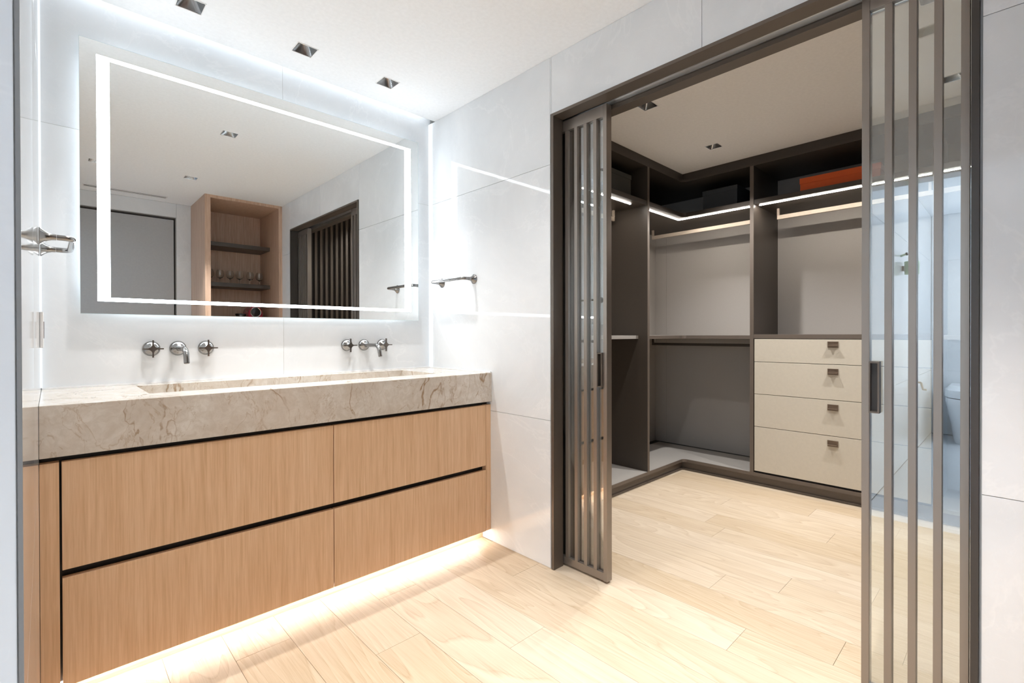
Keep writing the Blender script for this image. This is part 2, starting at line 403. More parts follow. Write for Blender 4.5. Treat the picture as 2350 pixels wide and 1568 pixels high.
# ---- wardrobe room shell
struct('wall_wardrobe_far', XW1+.012, XW1+.09, YW0-.1, YW1+.1, 0, ZC, 'laminate', 'wall behind the wardrobe drawers')
struct('wall_wardrobe_left', XW0-.04, XW1+.012, YW1+.012, YW1+.09, 0, ZC, 'laminate', 'wall behind the left wardrobe wing')
ws = struct('wall_wardrobe_right', XW0-.04, XW1+.012, YW0-.09, YW0-.02, 0, ZC, 'dark_frame', 'dark slatted end wall of the wardrobe room')
for i in range(23):  # slats invented so the mirror still reflects dark uprights in the opening
    x = 1.885+i*.0545
    if x > 3.15: break
    box('slat', x, x+.024, YW0-.02, YW0+.012, .01, ZC-.02, 'bronze_paint', ws, .001)
wi = props(obj('wall_wardrobe_near', (lambda b: (bm_box(b, XR+.118, XW0, OY1, YM+.1, 0, ZC), bm_box(b, XR+.118, XW0, OY0, OY1, OZ+.03, ZC),
        bm_box(b, XR+.118, XW0, YW0-.09, OY0, 0, ZC), b)[-1])(bmesh.new()), 'taupe'), 'wardrobe side of the wall with the sliding doors', None, None, 'structure')

# ---- sliding door frame, track, leaves
XF = XRF-.005
fr = thing('trim_5', (1.75, .79, 0), 'dark bronze lining around the wardrobe opening', None, None, 'structure')
box('jamb', XF, 1.7545, OY1-.016, OY1-.0006, 0, OZ-.0006, 'bronze_paint', fr, .0006)
box('jamb', XF, 1.7545, OY0+.0006, OY0+.016, 0, OZ-.0006, 'dark_frame', fr, .0006)
box('head', XF, 1.7545, OY0+.016, OY1-.016, OZ-.014, OZ-.0006, 'bronze_paint', fr, .0006)
box('jamb', 1.803, XW0+.004, OY1-.016, OY1-.0006, 0, OZ-.0006, 'bronze_paint', fr, .0006)
box('jamb', 1.803, XW0+.004, OY0+.0006, OY0+.016, 0, OZ-.0006, 'bronze_paint', fr, .0006)
box('head', 1.803, XW0+.004, OY0+.016, OY1-.016, OZ-.030, OZ+.0295, 'bronze_paint', fr, .0006)
tr = box('track', 1.7585, 1.799, OY0-.6, OY1+.6, OZ+.004, OZ+.035, 'alu', fr)
box('track_lip', 1.7585, 1.764, OY0-.6, OY1+.6, OZ-.012, OZ+.0039, 'alu', tr); box('track_lip', 1.7935, 1.799, OY0-.6, OY1+.6, OZ-.012, OZ+.0039, 'alu', tr)
X0, X1 = 1.7595, 1.7965; GX = 1.778
def leaf(name, ye, sgn, nb, label):
    """ye: free edge; sgn: +1 runs towards +Y (left pocket), -1 towards -Y"""
    t = thing(name, (GX, ye+sgn*.37, 0), label, None, None, 'structure')
    def yy(a, b): a, b = ye+sgn*a, ye+sgn*b; return min(a, b), max(a, b)
    z0, z1 = .009, 2.110; Wd = nb*.0545+.0385
    box('stile', X0, X1, *yy(0, .019), z0, z1, 'bronze', t, .0008)
    box('stile', X0, X1, *yy(Wd-.019, Wd), z0, z1, 'bronze', t, .0008)
    box('rail', X0+.0005, X1-.0005, *yy(.0191, Wd-.0191), z0+.002, z0+.036, 'bronze', t, .0008)
    box('rail', X0+.0005, X1-.0005, *yy(.0191, Wd-.0191), z1-.052, z1-.002, 'bronze', t, .0008)
    box('glass', GX-.003, GX+.003, *yy(.0192, Wd-.0192), z0+.0365, z1-.0525, 'glass', t)
    for i in range(nb-1):
        a = .0545*(i+1)
        for xa, xb in ((X0+.0002, GX-.0032), (GX+.0032, X1-.0002)):
            box('slat', xa, xb, *yy(a, a+.0178), z0+.0365, z1-.0525, 'bronze', t, .0006)
    h = obj('handle', (lambda b: (bm_box(b, X0-.012, GX-.0034, *yy(.0195, .023), .866, 1.018), bm_box(b, X0-.012, GX-.0034, *yy(.0405, .045), .866, 1.018),
        bm_box(b, X0-.012, GX-.0034, *yy(.023, .0405), .866, .871), bm_box(b, X0-.012, GX-.0034, *yy(.023, .0405), 1.013, 1.018), b)[-1])(bmesh.new()), 'bronze_paint', t)
    box('handle_cup', GX-.008, GX-.0035, *yy(.0232, .0403), .8712, 1.0128, 'dark_frame', h)
    return t
leaf('door_2', 1.2455, 1, 13, 'bronze slatted glass sliding door pushed back towards the vanity')
leaf('door_3', .3257, -1, 13, 'bronze slatted glass sliding door beside the plain tiled wall end')

# ================================================================== VANITY
VF = 1.942                                         # plane of the drawer fronts
van = thing('vanity_cabinet', (.838, 2.22, 0), 'wall-to-wall oak vanity cabinet with four handleless drawers', 'cabinet')
box('carcass', XL+.001, XR-.010, VF+.034, YM-.001, .064, .742, 'black', van)
box('side_filler', XL+.0005, .016, VF, VF+.0335, .062, .7275, 'oak', van, .0007)
box('side_filler', 1.6605, XRF-.0005, VF, VF+.0335, .062, .7275, 'oak', van, .0007)
box('plinth', XL+.001, XR-.010, 2.010, 2.026, .0, .0635, 'oak_x', van)
for xa, xb in ((.0215, .8365), (.8395, 1.658)):
    for za, zb in ((.061, .3835), (.4075, .7275)):
        box('drawer', xa, xb, VF, VF+.022, za, zb, 'oak', van, .0009)
ul = box('light_strip', 0.0, 1.66, 1.972, 1.984, .0535, .0600, 'e_under')
props(ul, 'warm light strip under the oak vanity lighting the floor', 'light strip')

# stone top with trough basin
CT, CB, CF = .897, .745, 1.934
BX0, BX1, BY0, BY1 = .246, 1.447, 2.088, 2.430
b = bmesh.new()
def q(*p): b.faces.new([b.verts.new(x) for x in p])
xa, xb, ya, yb = XL+.0006, XRF-.0006, CF, YM-.0012
q((xa, ya, CT), (xb, ya, CT), (BX1, BY0, CT), (BX0, BY0, CT)); q((xb, ya, CT), (xb, yb, CT), (BX1, BY1, CT), (BX1, BY0, CT))
q((xb, yb, CT), (xa, yb, CT), (BX0, BY1, CT), (BX1, BY1, CT)); q((xa, yb, CT), (xa, ya, CT), (BX0, BY0, CT), (BX0, BY1, CT))
q((xa, ya, CB), (xb, ya, CB), (xb, ya, CT), (xa, ya, CT)); q((xa, yb, CB), (xb, yb, CB), (xb, yb, CT), (xa, yb, CT))
q((xa, ya, CB), (xa, yb, CB), (xa, yb, CT), (xa, ya, CT)); q((xb, ya, CB), (xb, yb, CB), (xb, yb, CT), (xb, ya, CT))
q((xa, ya, CB), (xb, ya, CB), (xb, yb, CB), (xa, yb, CB))
ZB0, ZB1 = .812, .795
q((BX0, BY0, CT), (BX1, BY0, CT), (BX1, BY0, ZB0), (BX0, BY0, ZB0)); q((BX0, BY1, CT), (BX1, BY1, CT), (BX1, BY1, ZB1), (BX0, BY1, ZB1))
q((BX0, BY0, CT), (BX0, BY1, CT), (BX0, BY1, ZB1), (BX0, BY0, ZB0)); q((BX1, BY0, CT), (BX1, BY1, CT), (BX1, BY1, ZB1), (BX1, BY0, ZB0))
q((BX0, BY0, ZB0), (BX1, BY0, ZB0), (BX1, BY1, ZB1), (BX0, BY1, ZB1))
bmesh.ops.remove_doubles(b, verts=b.verts, dist=1e-6)
ed = [e for e in b.edges if (abs(e.verts[0].co.z-CT) < 1e-5 and abs(e.verts[1].co.z-CT) < 1e-5 and
      ((abs(e.verts[0].co.y-CF) < 1e-5 and abs(e.verts[1].co.y-CF) < 1e-5)))]
bmesh.ops.bevel(b, geom=ed, offset=.0022, segments=2, affect='EDGES', profile=.5)
ctp = thing('stone_washbasin', (.838, 2.22, CB), 'beige veined stone washbasin slab with a long trough sink', 'washbasin')
st = obj('slab', b, 'marble', ctp)
box('sealant', XL+.002, XRF-.001, YM-.008, YM-.0014, CT+.0002, CT+.007, 'sealant', ctp)
box('sealant', XRF-.008, XRF-.001, CF+.002, YM-.0085, CT+.0002, CT+.006, 'sealant', ctp)
b = bmesh.new(); bm_box(b, .66, 1.03, BY1-.045, BY1-.012, ZB1+.0035, ZB1+.007); obj('drain_cover', b, 'steel', ctp)

# ================================================================== MIRROR
MY = 2.486
mr = thing('wall_mirror', (.84, 2.50, 1.184), 'large rectangular mirror with a glowing white frame line above the basin', 'mirror')
box('glass', .0835, 1.594, MY, MY+.005, 1.1845, 2.248, 'mirror', mr)
b = bmesh.new()
for a in ((.0829, .0834, MY, MY+.005, 1.184, 2.2485), (1.5941, 1.5960, MY, MY+.005, 1.184, 2.2485), (.0835, 1.594, MY, MY+.005, 2.2481, 2.2496), (.0835, 1.594, MY, MY+.005, 1.1832, 1.1844)): bm_box(b, *a)
obj('glass_edge', b, 'mirror_edge', mr)
for a in ((.1335, .173, 1.2335, 2.196), (1.502, 1.5435, 1.2335, 2.196), (.173, 1.502, 2.1815, 2.196), (.173, 1.502, 1.2335, 1.2485)):
    box('light_line', a[0], a[1], MY-.0006, MY-.0001, a[2], a[3], 'e_mirror', mr)
bf = box('back_frame', .16, 1.52, MY+.0052, YM-.0006, 1.26, 2.17, 'white', mr)
for a in ((.154, .1598, 1.26, 2.17), (1.5202, 1.526, 1.26, 2.17), (.16, 1.52, 2.1702, 2.176), (.16, 1.52, 1.254, 1.2598)):
    box('back_light', a[0], a[1], MY+.010, YM-.008, a[2], a[3], 'e_back', mr)
# lit corner profiles
props(box('corner_light', XRF-.0045, XRF-.0003, 2.479, YM-.0012, CT+.0075, ZC-.003, 'e_corner'), 'upright white light profile in the corner beside the towel bar wall', 'light strip')
props(box('corner_light', XL+.0003, XL+.003, 2.497, YM-.0012, CT+.0075, ZC-.003, 'e_corner'), 'thin upright white light profile in the corner by the wall socket', 'light strip')

# ================================================================== TAPS
TZ = 1.043
def tap_handle(x):
    t = thing('wall_tap', (x, YM, TZ), '', 'tap')
    b = bmesh.new(); bm_lathe(b, (x, YM-.0008, TZ), (0, -1, 0), [(0, .0305), (.004, .0315), (.010, .0305), (.017, .0265), (.023, .0195), (.028, .0105), (.034, .0075), (.046, .0075)], 40)
    obj('flange', b, 'steel', t, True)
    b = bmesh.new(); yc = YM-.052
    prof = []
    n = 7
    for k in range(4):                              # four arms with concave fillets at the hub
        a0 = math.pi/2*k
        for u_, v_ in ((.036, -.0026), (.036, .0026)):
            prof.append((u_*math.cos(a0)-v_*math.sin(a0), u_*math.sin(a0)+v_*math.cos(a0)))
        for i in range(n+1):
            th = i/n; u_, v_ = .0165, .0026
            p0 = Vector((u_, v_)); p1 = Vector((v_+.0035, v_+.0035)); p2 = Vector((v_, u_))
            pt = p0*(1-th)**2 + p1*2*th*(1-th) + p2*th**2
            prof.append((pt.x*math.cos(a0)-pt.y*math.sin(a0), pt.x*math.sin(a0)+pt.y*math.cos(a0)))
    bm_ring_loft(b, [[(x+p[0], yc+.0045, TZ+p[1]) for p in prof], [(x+p[0], yc-.0045, TZ+p[1]) for p in prof]])
    obj('cross_handle', b, 'gunmetal', t)
    return t
def spout(x):
    t = thing('wall_spout', (x, YM, TZ), '', 'tap')
    b = bmesh.new(); bm_lathe(b, (x, YM-.0008, TZ), (0, -1, 0), [(0, .0305), (.004, .0315), (.010, .0305), (.017, .0265), (.023, .0195), (.027, .0125), (.029, .011)], 40)
    obj('flange', b, 'steel', t, True)
    pts = [(x, YM-.026, TZ), (x, YM-.06, TZ), (x, YM-.135, TZ)]
    c = (YM-.140, TZ-.045)
    for p in arc(c, .045, 90, 168, 12): pts.append((x, p[0], p[1]))
    e = Vector(pts[-1]); d = (e-Vector(pts[-2])).normalized(); pts.append(tuple(e+d*.022))
    b = bmesh.new(); bm_tube(b, pts, .0105, 20); obj('spout_tube', b, 'steel', t, True)
    p = e+d*.0221; b = bmesh.new(); bm_lathe(b, p, d, [(0, .0092), (.0015, .0088)], 20); obj('aerator', b, 'gunmetal', t, True)
    return t
for f, x, l in ((tap_handle, .305, 'cross-handle tap nearest the wall socket'), (spout, .398, 'curved steel spout over the sink end by the wall socket'), (tap_handle, .502, 'cross-handle tap between the socket-side spout and the middle of the sink'),
             (tap_handle, 1.158, 'cross-handle tap between the middle of the sink and the spout by the corner'), (spout, 1.257, 'curved steel spout over the sink end by the towel bar corner'), (tap_handle, 1.368, 'cross-handle tap nearest the lit corner and towel bar')):
    props(f(x), l, None, 'wall taps over the sink' if f is tap_handle else 'wall spouts over the sink')

# ================================================================== TOWEL BARS
def towel_bar(xw, sx, label):
    t = thing('towel_bar', (xw, 2.229, 1.406), label, 'towel bar', 'towel bars')
    y0, y1, z = 2.079, 2.379, 1.406; L = .078
    for y in (y0, y1):
        b = bmesh.new(); bm_lathe(b, (xw, y, z), (sx, 0, 0), [(0, .0265), (.003, .027), (.006, .0245), (.012, .0185), (.020, .0130), (.030, .0100), (.040, .0092)], 32)
        obj('flange', b, 'steel', t, True)
    pts = [(xw+sx*.0405, y0, z)]
    for c, a0, a1 in (((L-.022, y0+.022), -90, 0), ((L-.022, y1-.022), 0, 90)):
        for p in arc(c, .022, a0, a1, 10): pts.append((xw+sx*p[0], p[1], z))
    pts.append((xw+sx*.0405, y1, z))
    b = bmesh.new(); bm_tube(b, pts, .0088, 18); obj('bar', b, 'steel', t, True)
towel_bar(XRF-.0006, -1, 'short steel towel bar on the tiled wall between mirror corner and sliding door')
towel_bar(XL+.0006, 1, 'short steel towel bar on the wall seen edge-on above the socket')
sp = thing('wall_socket', (XL, 2.27, 1.055), 'white wall socket plate beside the mirror seen edge-on', 'socket')
box('plate', XL+.0004, XL+.009, 2.225, 2.312, 1.058, 1.178, 'white', sp, .002)
box('socket_insert', XL+.0091, XL+.0105, 2.245, 2.292, 1.09, 1.146, 'gunmetal', sp)

# ================================================================== DOWNLIGHTS
def downlight(x, y, power, label, group, ang=88):
    t = thing('downlight', (x, y, ZC), label, 'downlight', group)
    h = .0424; k = .026
    b = bmesh.new()
    for a in ((-h-.003, h+.003, -h-.003, -h), (-h-.003, h+.003, h, h+.003), (-h-.003, -h, -h, h), (h, h+.003, -h, h)):
        bm_box(b, x+a[0], x+a[1], y+a[2], y+a[3], ZC-.0022, ZC-.0003)
    obj('trim_ring', b, 'white', t)
    def rr(s, rnd, z, n=32):                        # square that turns into a circle
        out = []
        for i in range(n):
            a = 2*math.pi*(i+.5)/n; c, s_ = math.cos(a), math.sin(a); m = max(abs(c), abs(s_))
            out.append((x+s*((1-rnd)*c/m + rnd*c), y+s*((1-rnd)*s_/m + rnd*s_), z))
        return out
    b = bmesh.new(); bm_ring_loft(b, [rr(h-.0002, 0, ZC-.0005), rr(h-.0014, 0, ZC+.003), rr(k, 1, ZC+.036), rr(k-.003, 1, ZC+.040), rr(k-.004, 1, ZC+.055)], False, False)
    obj('reflector', b, 'reflector', t, True)
    b = bmesh.new(); bm_ring_loft(b, [rr(.0245, 1, ZC+.0355), rr(.0225, 1, ZC+.0340), rr(.0205, 1, ZC+.0365)], False, False); obj('lamp_ring', b, 'chrome', t, True)
    b = bmesh.new(); bm_lathe(b, (x, y, ZC+.0545), (0, 0, -1), [(0, .0220), (.004, .018), (.007, .008), (.0075, .0005)], 24); obj('lamp', b, 'e_lamp', t, True)
    b = bmesh.new(); bm_box(b, x-.045, x+.045, y-.045, y+.045, ZC+.058, ZC+.062); obj('housing', b, 'black', t)
    ld = bpy.data.lights.new('downlight_beam', 'SPOT'); ld.energy = power; ld.color = C_SPOT
    ld.spot_size = math.radians(ang); ld.spot_blend = .9; ld.shadow_soft_size = .016
    lo = bpy.data.objects.new('downlight_beam', ld); COL.objects.link(lo); lo.parent = t; lo.location = (0, 0, -.006)
for (x, y), l in zip(BL, ('square recessed downlight over the socket end of the basin', 'square recessed downlight over the middle of the basin', 'square recessed downlight over the basin end by the corner',
                          'square recessed downlight over the middle of the bathroom floor', 'square recessed downlight near the grey flush door', 'square recessed downlight beside the wet room threshold')):
    downlight(x, y, L_SPOT_BASIN if y > 2 else L_SPOT_BATH if y > 1 else L_SPOT_ENTRY if x > .5 else L_SPOT_THRESHOLD, l, 'bathroom downlights', 74 if y > 2 else 118 if y > 1 else 78)
for (x, y), l in zip(CL, ('square wardrobe downlight just inside the sliding door by the vanity', 'square wardrobe downlight near the inner corner shelves', 'square wardrobe downlight behind the sliding door by the plain wall', 'square wardrobe downlight in front of the cream drawers')):
    downlight(x, y, L_SPOT_CLOSET if x < 3 else L_SPOT_SHELVES, l, 'wardrobe downlights', 110)

# ================================================================== WARDROBE
FX, FY = 3.69, 1.87                                # front planes: drawer wing, left wing
def led(parent, *a): return box('light_line', *a, 'e_closet', parent)
ZT, ZS, ZSB, ZL, ZF = 2.32, 2.073, 2.040, 1.090, .094
DLX0, DLX1, DBY0, DBY1 = 3.146, 3.172, 1.329, 1.355
# --- left wing
t = thing('open_wardrobe', (2.6, 2.15, 0), 'open dark wardrobe bay behind the pushed-back sliding door', 'wardrobe')
xl = 2.05
box('side_panel', DLX0, DLX1-.0003, FY, YW1, .07, 2.34, 'laminate', t, .0008)
box('front_edge', DLX0-.0002, DLX1-.0001, FY-.002, FY-.0001, .07, 2.32, 'laminate_edge', t)
box('side_panel', xl, xl+.025, FY, YW1, .07, 2.34, 'laminate', t, .0008)
box('back_panel', xl+.0252, DLX0-.0002, YW1-.012, YW1, ZF, 2.318, 'taupe', t)
box('top_panel', xl+.0252, DLX0-.0002, FY-.001, YW1, ZT, 2.34, 'laminate', t)
s_ = box('upper_shelf', xl+.0252, DLX0-.0005, FY+.004, YW1-.0125, ZSB, ZS, 'laminate', t, .0008)
led(s_, xl+.04, 3.03, FY+.064, FY+.072, ZSB-.003, ZSB-.0002)
box('middle_shelf', xl+.0252, DLX0-.0005, FY+.075, YW1-.0125, ZL-.025, ZL, 'shelf_grey', t, .0008)
box('bottom_shelf', xl+.0252, DLX0-.0005, FY, YW1-.10, ZF-.022, ZF, 'shelf_grey', t, .0008)
box('shelf_edge', xl+.0252, DLX0-.0002, FY-.002, FY-.0001, ZF-.024, ZF-.001, 'laminate_edge', t)
box('plinth', xl, DLX1-.0003, FY+.028, FY+.040, .012, .0695, 'laminate_edge', t)
box('plinth_base', xl, DLX1-.0003, FY+.018, FY+.0275, 0.0005, .014, 'laminate_edge', t)
r_ = box('hanging_rail', xl+.03, 3.10, 2.120, 2.135, 1.958, 1.988, 'rail', t, .001)
box('rail_bracket', 3.085, 3.10, 2.1195, 2.1355, 1.9885, ZSB-.0004, 'rail', r_); box('rail_bracket', xl+.03, xl+.045, 2.1195, 2.1355, 1.9885, ZSB-.0004, 'rail', r_)
# --- corner bay: L-shaped shelves with a rounded inside corner
t = thing('corner_wardrobe', (3.75, 1.95, 0), 'open dark corner wardrobe bay with L-shaped lit shelf', 'wardrobe')
def L_shape(fx, fy, xo, yo, rad=.035, inset=0.0):
    """inside corner at (fx, fy); arms reach DLX1 (left) and DBY1 (towards the drawers)"""
    p = [(DLX1+.0003, fy)] + [(fx-rad+rad*math.sin(math.radians(a)), fy-rad+rad*math.cos(math.radians(a))) for a in range(0, 91, 15)] + [(fx, DBY1+.0003), (xo, DBY1+.0003), (xo, yo), (DLX1+.0003, yo)]
    return p
def L_slab(name, fx, fy, xo, yo, z0, z1, mat, rad=.035, parent=None):
    b = bmesh.new(); bm_prism(b, L_shape(fx, fy, xo, yo, rad), z0, z1); return obj(name, b, mat, parent or t)
def L_edge(name, fx, fy, z0, z1, mat, rad=.035, th=.002, parent=None):
    def path(o):
        return [(DLX1+.0003, fy-o)] + [(fx-rad+(rad-o)*math.sin(math.radians(a)), fy-rad+(rad-o)*math.cos(math.radians(a))) for a in range(0, 91, 15)] + [(fx-o, DBY1+.0003)]
    b = bmesh.new(); bm_prism(b, path(th) + path(.00005)[::-1], z0, z1); return obj(name, b, mat, parent or t)
box('back_panel', DLX1+.0003, XW1-.0002, YW1-.012, YW1, ZF-.02, 2.318, 'taupe', t)
box('back_panel', XW1-.012, XW1, DBY1+.0003, 2.292, ZF-.02, 2.318, 'taupe', t)
box('back_panel', XW1-.012, XW1, 2.2935, YW1-.0125, ZF-.02, 2.318, 'taupe', t)
L_slab('top_panel', FX, FY, XW1, YW1, ZT, 2.34, 'laminate')
u_ = L_slab('upper_shelf', FX+.004, FY+.004, XW1-.0125, YW1-.0125, ZSB, ZS, 'laminate')
led(u_, DLX1+.012, 3.742, FY+.064, FY+.072, ZSB-.003, ZSB-.0002); led(u_, 3.742, 3.750, DBY1+.008, FY+.072, ZSB-.003, ZSB-.0002)
L_slab('middle_shelf', FX+.004, FY+.004, XW1-.0125, YW1-.0125, ZL-.025, ZL, 'shelf_grey')
L_edge('shelf_edge', FX+.0038, FY+.0038, ZL-.026, ZL-.0005, 'laminate_edge')
L_slab('bottom_shelf', FX, FY, XW1-.10, YW1-.10, ZF-.022, ZF, 'shelf_grey')
L_edge('shelf_edge', FX, FY, ZF-.024, ZF-.001, 'laminate_edge')
box('shadow_gap', XW1-.0995, XW1-.0125, DBY1+.0005, YW1-.0125, ZF-.020, ZF-.012, 'black', t); box('shadow_gap', DLX1+.0005, XW1-.1, YW1-.0995, YW1-.0125, ZF-.020, ZF-.012, 'black', t)
b = bmesh.new(); bm_box(b, DLX1, FX+.028+.012, FY+.028, FY+.040, .012, .0695); bm_box(b, FX+.028, FX+.040, DBY1, FY+.028, .012, .0695); obj('plinth', b, 'laminate_edge', t)
L_edge('plinth_base', FX+.026, FY+.026, .0005, .014, 'laminate_edge', .03, .010)
r_ = box('hanging_rail', 3.945, 3.960, DBY1+.001, 2.30, 1.958, 1.988, 'rail', t, .001)
box('rail_bracket', 3.9445, 3.9605, 2.285, 2.30, 1.9885, ZSB-.0004, 'rail', r_)
r_ = box('hanging_rail', 3.945, 3.960, DBY1+.001, 2.30, 1.000, 1.022, 'laminate', t, .001)
box('rail_bracket', 3.9445, 3.9605, 2.285, 2.30, 1.0225, ZL-.0255, 'laminate', r_)
# --- drawer bay
t = thing('drawer_wardrobe', (3.95, .84, 0), 'wardrobe bay with four cream drawers under a hanging rail', 'wardrobe')
DY0, DY1 = .344, DBY0
box('side_panel', FX, XW1, DBY0, DBY1, .07, 2.34, 'laminate', t, .0008)
box('front_edge', FX-.002, FX-.0001, DBY0+.0001, DBY1-.0001, .07, 2.32, 'laminate_edge', t)
box('side_panel', FX, XW1, DY0-.026, DY0, .07, 2.34, 'laminate', t, .0008)
box('front_edge', FX-.002, FX-.0001, DY0-.0259, DY0-.0001, .07, 2.32, 'laminate_edge', t)
box('back_panel', XW1-.012, XW1, DY0+.0002, DY1-.0002, ZF, 2.318, 'taupe', t)
box('top_panel', FX-.001, XW1, DY0+.0002, DY1-.0002, ZT, 2.34, 'laminate', t)
u_ = box('upper_shelf', FX+.004, XW1-.0125, DY0+.0005, DY1-.0005, ZSB, ZS, 'laminate', t, .0008)
led(u_, 3.742, 3.750, DY0+.01, DY1-.02, ZSB-.003, ZSB-.0002)
box('drawer_top', FX-.001, XW1-.0125, DY0+.0005, DY1-.0005, 1.066, 1.096, 'laminate_edge', t, .0008)
box('bottom_shelf', FX-.002, XW1-.0125, DY0+.0002, DY1-.0002, ZF-.024, ZF, 'laminate_edge', t)
box('plinth', FX+.028, FX+.040, DY0-.026, DBY1-.0002, .012, .0695, 'laminate_edge', t)
box('plinth_base', FX+.018, FX+.0275, DY0-.026, DBY1-.0002, .0005, .014, 'laminate_edge', t)
box('carcass', FX+.021, XW1-.0125, DY0+.001, DY1-.001, ZF+.0005, 1.0655, 'black', t)
for zb, zt, hz in ((.900, 1.0625, 1.049), (.667, .8965, .871), (.4315, .6635, .637), (.1080, .428, .401)):
    d = box('drawer', FX, FX+.0205, DY0+.004, DY1-.005, zb, zt, 'cream', t, .0012)
    y0, y1, z1, z0 = .806, .867, hz, hz-.040
    b = bmesh.new()
    for a in ((y0, y0+.0045, z0, z1), (y1-.0045, y1, z0, z1), (y0+.0045, y1-.0045, z0, z0+.0045), (y0+.0045, y1-.0045, z1-.0045, z1)): bm_box(b, FX-.004, FX-.0003, *a)
    bm_box(b, FX-.0012, FX-.0003, y0+.0045, y1-.0045, z0+.0045, z1-.0045)
    bm_box(b, FX-.021, FX-.0012, y0+.0045, y1-.0045, z0+.009, z0+.013)
    obj('handle', b, 'handle', d)
r_ = box('hanging_rail', 3.945, 3.960, DY0+.001, 1.255, 1.958, 1.988, 'rail', t, .001)
box('rail_bracket', 3.9445, 3.9605, 1.240, 1.255, 1.9885, ZSB-.0004, 'rail', r_); box('rail_bracket', 3.9445, 3.9605, DY0+.03, DY0+.045, 1.9885, ZSB-.0004, 'rail', r_)
# --- last bay, seen only through the glass
t = thing('narrow_wardrobe', (3.95, .18, 0), 'narrow open wardrobe bay seen through the sliding door glass', 'wardrobe')
EY0, EY1 = YW0+.014, DY0-.0262
box('side_panel', FX, XW1, EY0, EY0+.02, .07, 2.34, 'laminate', t)
box('back_panel', XW1-.012, XW1, EY0+.0202, EY1, ZF, 2.318, 'taupe', t)
box('top_panel', FX-.001, XW1, EY0+.0202, EY1, ZT, 2.34, 'laminate', t)
u_ = box('upper_shelf', FX+.004, XW1-.0125, EY0+.0202, EY1, ZSB, ZS, 'laminate', t); led(u_, 3.742, 3.750, EY0+.03, EY1-.01, ZSB-.003, ZSB-.0002)
box('middle_shelf', FX+.004, XW1-.0125, EY0+.0202, EY1, ZL-.025, ZL, 'shelf_grey', t); box('bottom_shelf', FX, XW1-.0125, EY0+.0202, EY1, ZF-.022, ZF, 'shelf_grey', t)
box('plinth', FX+.028, FX+.040, EY0, EY1, .001, .0695, 'laminate_edge', t)
box('hanging_rail', 3.945, 3.960, EY0+.021, EY1-.001, 1.958, 1.988, 'rail', t)
# --- fascia up to the ceiling
struct('trim_6', xl, FX+.012+.02, FY+.012, FY+.030, 2.3405, ZC-.0005, 'laminate', 'dark fascia between left wardrobe wing and ceiling')
struct('trim_7', FX+.012, FX+.030, YW0+.014, FY+.0118, 2.3405, ZC-.0005, 'laminate', 'dark fascia between drawer wing and ceiling')
# --- boxes on the upper shelves
def carton(name, x0, x1, y0, y1, z0, z1, lid, mat, label):
    t = thing(name, ((x0+x1)/2, (y0+y1)/2, z0), label, 'box')
    box('box_body', x0+.003, x1-.003, y0+.003, y1-.003, z0, z1-lid*.4, mat, t, .0015); box('lid', x0, x1, y0, y1, z1-lid, z1, mat, t, .0015)
carton('storage_box', 2.72, 3.032, 1.93, 2.30, ZS+.0005, 2.243, .032, 'grey_box', 'charcoal lidded box on the shelf behind the pushed-back door')
carton('storage_box', 3.80, 4.08, 1.488, 1.762, ZS+.0005, 2.245, .035, 'slate_box', 'dark slate lidded box on the corner shelf')
carton('storage_box', 3.75, 4.10, .595, 1.049, ZS+.0005, 2.172, .040, 'orange', 'flat bright orange lidded box above the drawers')

# ================================================================== BAR NICHE (seen in the mirror)
t = thing('bar_cabinet', (1.36, -.46, 0), 'full-height oak bar niche with two dark shelves seen in the mirror', 'cabinet')
NX0, NX1, NY0, NY1 = 1.023, XRF-.0008, YB+.0006, -.161
box('side_panel', NX0, 1.068, NY0, NY1, 0.0005, ZC-.0006, 'oak_red', t); box('side_panel', 1.660, NX1, NY0, NY1, 0.0005, ZC-.0006, 'oak_red', t)
box('top_panel', 1.0682, 1.6598, NY0, NY1, 2.366, ZC-.0006, 'oak_red', t); box('back_panel', 1.0682, 1.6598, NY0, NY0+.012, 1.10, 2.3658, 'oak_red', t)
for z in (1.578, 1.972): box('shelf', 1.0682, 1.6598, NY0+.0122, -.43, z, z+.038, 'laminate', t)
box('counter', 1.0682, 1.6598, NY0+.0122, -.175, 1.06, 1.098, 'laminate', t)
box('base_door', 1.0682, 1.362, -.20, -.178, .10, 1.055, 'oak_red', t); box('base_door', 1.365, 1.6598, -.20, -.178, .10, 1.055, 'oak_red', t)
g0 = None
GL = ['sixth wine glass from the niche panel on the sliding door side', 'fifth wine glass from the niche panel on the sliding door side', 'fourth wine glass from the niche panel on the sliding door side',
      'third wine glass from the niche panel on the sliding door side', 'second wine glass from the niche panel on the sliding door side', 'wine glass right beside the niche panel on the sliding door side']
for i, x in enumerate((1.150, 1.239, 1.329, 1.417, 1.516, 1.605)):
    if g0 is None:
        g0 = thing('wine_glass', (x, -.60, 1.6165), 'clear stemmed wine glass on the lower niche shelf', 'glass', 'wine glasses in the niche')
        b = bmesh.new(); bm_lathe(b, (x, -.60, 1.6165), (0, 0, 1), [(0, .032), (.002, .031), (.006, .006), (.012, .0042), (.05, .0042), (.056, .008), (.064, .024), (.080, .034), (.098, .036), (.12, .032), (.138, .0275), (.137, .0265), (.098, .0345), (.080, .0325), (.066, .022), (.060, .004)], 24); obj('bowl_and_stem', b, 'clear', g0, True)
        gx = x
    else: g_ = copy_tree(g0, (x-gx, 0, 0))
    if i: props(g_, GL[i])
    else: props(g0, GL[0])
t = thing('coffee_machine', (1.53, -.50, 1.0985), 'small red capsule coffee machine with a chrome dial front', 'coffee machine')
x0, z0 = 1.53, 1.0985
